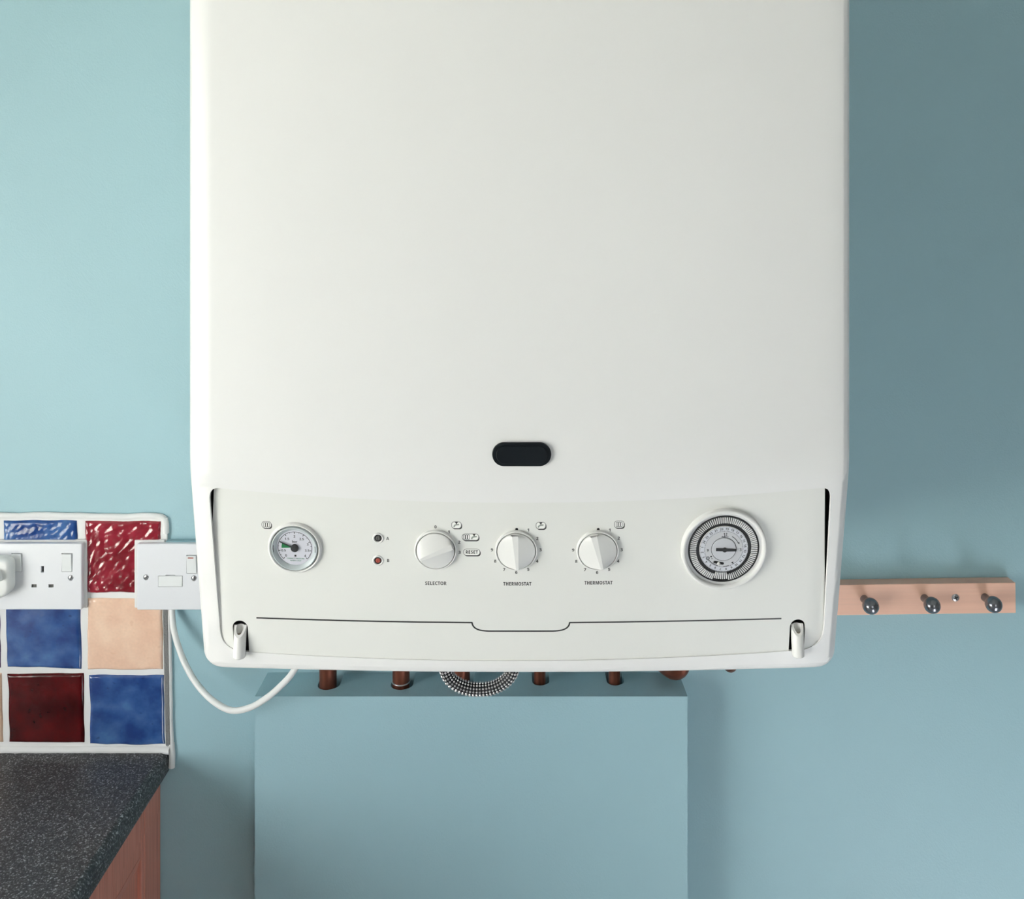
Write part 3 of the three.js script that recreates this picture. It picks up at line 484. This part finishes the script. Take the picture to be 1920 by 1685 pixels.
{ const pl = thing('plug', 'rounded white mains plug in the double socket', 'plug', [-0.662, 1.149, 0.0163]);
  const s = new THREE.Shape(), w = 0.0245, t = 0.0255, r = 0.012; s.moveTo(-w + r, t); s.lineTo(w - r, t); s.quadraticCurveTo(w, t, w, t - r); s.lineTo(w, -t + r * 1.3); s.quadraticCurveTo(w, -t + 0.004, w - r, -t); s.quadraticCurveTo(0, -t - 0.006, -w + r, -t); s.quadraticCurveTo(-w, -t + 0.004, -w, -t + r * 1.3); s.lineTo(-w, t - r); s.quadraticCurveTo(-w, t, -w + r, t);
  local('body', new THREE.ExtrudeGeometry(s, { depth: 0.006, bevelEnabled: true, bevelThickness: 0.006, bevelSize: 0.005, bevelOffset: -0.005, bevelSegments: 6, curveSegments: 16 }).translate(-0.006, 0, 0.006), M.flex, pl);
  const s2 = new THREE.Shape(); s2.absellipse(0, 0, 0.017, 0.021, 0, 7);
  local('grip', new THREE.ExtrudeGeometry(s2, { depth: 0.004, bevelEnabled: true, bevelThickness: 0.007, bevelSize: 0.006, bevelOffset: -0.006, bevelSegments: 6, curveSegments: 40 }).translate(-0.006, -0.001, 0.016), M.flex, pl); }
// ------------------------------------------------------------------ white flex from the switch plate to the boiler
{ const f = thing('power_flex', 'white flex hanging in a loop from the switch plate to the boiler', 'cable', [-0.4448, 1.0996, 0.01]);
  part('sheath', tubeGeo([[-0.4452, 1.1020, 0.0062], [-0.4447, 1.094, 0.009], [-0.4397, 1.0759, 0.016], [-0.4297, 1.0549, 0.024], [-0.415, 1.0339, 0.034], [-0.3957, 1.0171, 0.046], [-0.374, 1.0062, 0.058], [-0.3488, 1.0016, 0.07], [-0.3227, 1.011, 0.082], [-0.2968, 1.0306, 0.095], [-0.2766, 1.0517, 0.108], [-0.2589, 1.0745, 0.12], [-0.243, 1.11, 0.135], [-0.236, 1.150, 0.145], [-0.235, 1.1842, 0.15]], 0.0038, 160, 18), M.flex, f); }
// ------------------------------------------------------------------ worktop and base unit
const speck = dataTex(512, 512, () => { const a = rnd(); const v = a > 0.90 ? 0.52 + 0.3 * rnd() : a > 0.6 ? 0.30 + 0.10 * rnd() : 0.15 + 0.10 * rnd(); return [v, v * 0.995, v * 1.03]; }, true, [1.7, 1.7]);
const speckBump = dataTex(512, 512, () => { const v = rnd(); return [v, v, v]; }, false, [3.8, 3.8]);
M.worktop = std({ map: speck, roughness: 0.42, bumpMap: speckBump, bumpScale: 0.00012 });
{ const x1 = -0.4525, y1 = 0.910, y0 = 0.882, s = new THREE.Shape(), r = 0.008; s.moveTo(XL, y0); s.lineTo(x1 - 0.001, y0); s.quadraticCurveTo(x1, y0, x1, y0 + 0.002); s.lineTo(x1, y1 - r); s.absarc(x1 - r, y1 - r, r, 0, Math.PI / 2, false); s.lineTo(XL, y1);
  const w = thing('worktop', 'dark grey speckled laminate worktop with a rounded end', 'worktop', [-1.026, y0, 0.3]);
  part('slab', metres(toCreasedNormals(new THREE.ExtrudeGeometry(s, { depth: 0.608, bevelEnabled: false, curveSegments: 10 }).translate(0, 0, 0.0005), 0.6)), M.worktop, w); }
const woodTex = (a, b, k, q = 0.10) => dataTex(256, 512, (u, v) => { const n = clamp(0.5 + 0.5 * N(u * 34, v * 1.1, k) + 0.35 * N(u * 110, v * 2.2, k + 4)), f = q * N(u * 128, v * 9, k); return [0, 1, 2].map(i => lerp(a[i], b[i], n) + f * a[i]); }, true);
M.cabinet = std({ map: woodTex([0.80, 0.50, 0.43], [0.87, 0.59, 0.51], 2), roughness: 0.5 }); M.cabinet.map.repeat.set(4, 1.2);
{ const xf = -0.463, t = 0.018, cab = thing('base_cabinet', 'reddish wood base unit with a framed end panel under the worktop', 'cabinet', [-0.76, 0, 0.29]);
  part('carcass', metres(box(-1.06, xf - t, 0.1, 0.8815, 0.002, 0.565)), M.cabinet, cab);
  part('plinth', metres(box(-1.06, xf - t - 0.004, 0, 0.1, 0.01, 0.51)), M.cabinet, cab);
  part('filler_strip', metres(rbox(xf - t, xf, 0.1, 0.8815, 0.0010, 0.0500, 0.0012)), M.cabinet, cab);
  part('panel_stile', metres(rbox(xf - t, xf - 0.0008, 0.1, 0.8815, 0.0506, 0.0580, 0.0010)), M.cabinet, cab);
  part('top_rail', metres(rbox(xf - t, xf - 0.0012, 0.8130, 0.8815, 0.0580, 0.1760, 0.0010)), M.cabinet, cab);
  part('recessed_panel', metres(merge([box(xf - t, xf - 0.006, 0.1, 0.8130, 0.0580, 0.1760)])), M.cabinet, cab);
  const wedge = new THREE.Shape(); wedge.moveTo(xf - 0.006, 0.8130); wedge.lineTo(xf - 0.0012, 0.8130); wedge.lineTo(xf - 0.006, 0.7960); part('panel_bevel', metres(new THREE.ExtrudeGeometry(wedge, { depth: 0.117, bevelEnabled: false }).translate(0, 0, 0.0585)), M.cabinet, cab);
  part('panel_stile', metres(rbox(xf - t, xf, 0.1, 0.8815, 0.1770, 0.2250, 0.0012)), M.cabinet, cab);
  part('end_board', metres(rbox(xf - t, xf - 0.0012, 0.1, 0.8815, 0.2256, 0.5650, 0.0010)), M.cabinet, cab);
  for (const x of [-0.7625, -1.060]) { const d = part('door', metres(rbox(x + 0.0015, x + 0.2955, 0.103, 0.878, 0.5655, 0.5845, 0.0015)), M.cabinet, cab); const h = local('handle', tubeGeo([[0, 0.06, 0], [0, 0.058, 0.024], [0, 0, 0.03], [0, -0.058, 0.024], [0, -0.06, 0]], 0.005, 40, 10), M.steel, d); h.position.set(x + 0.25, 0.78, 0.583).sub(cab.position); } }
// ------------------------------------------------------------------ peg rail
{ const rail = thing('peg_rail', 'pale wooden coat rail screwed to the blue wall beside the boiler', 'coat rail', [0.529, 1.1165, 0]);
  rail.rotation.z = 0.0131;
  const mat = std({ map: woodTex([0.945, 0.755, 0.665], [0.955, 0.775, 0.685], 9, 0.02), roughness: 0.42 }); mat.map.repeat.set(7, 0.55); mat.map.rotation = Math.PI / 2;
  local('board', metres(new RoundedBoxGeometry(0.25, 0.0395, 0.018, 2, 0.0008).translate(0, 0, 0.0092)), mat, rail);
  const peg = lathe([[0.0052, 0], [0.0050, 0.0035], [0.0046, 0.008], [0.0050, 0.0115], ...Array.from({ length: 15 }, (_, k) => { const a = -0.95 + k / 14 * (Math.PI / 2 + 0.95); return [Math.max(0.00001, 0.0102 * Math.cos(a)), 0.0208 + 0.0096 * Math.sin(a)]; })], 40);
  for (const x of [0.4570, 0.5352, 0.6136]) { const p = local('peg', peg, M.peg, rail, 'grey metal peg with a ball end'); p.position.set(x - 0.529, 0.0012, 0.0182); }
  const sc = local('screw', lathe([[0.00001, 0.0008], [0.003, 0.0008], [0.0048, 0.0001], [0.0050, -0.001]], 28), M.steel, rail, 'cross-head screw'); sc.position.set(0.5755 - 0.529, 0.0012, 0.0186);
  local('cross_slot', merge([new THREE.BoxGeometry(0.0058, 0.0012, 0.0003), new THREE.BoxGeometry(0.0012, 0.0058, 0.0003)]).rotateZ(0.5).translate(0, 0, 0.0008), M.dark, sc); }

renderer.render(scene, camera);
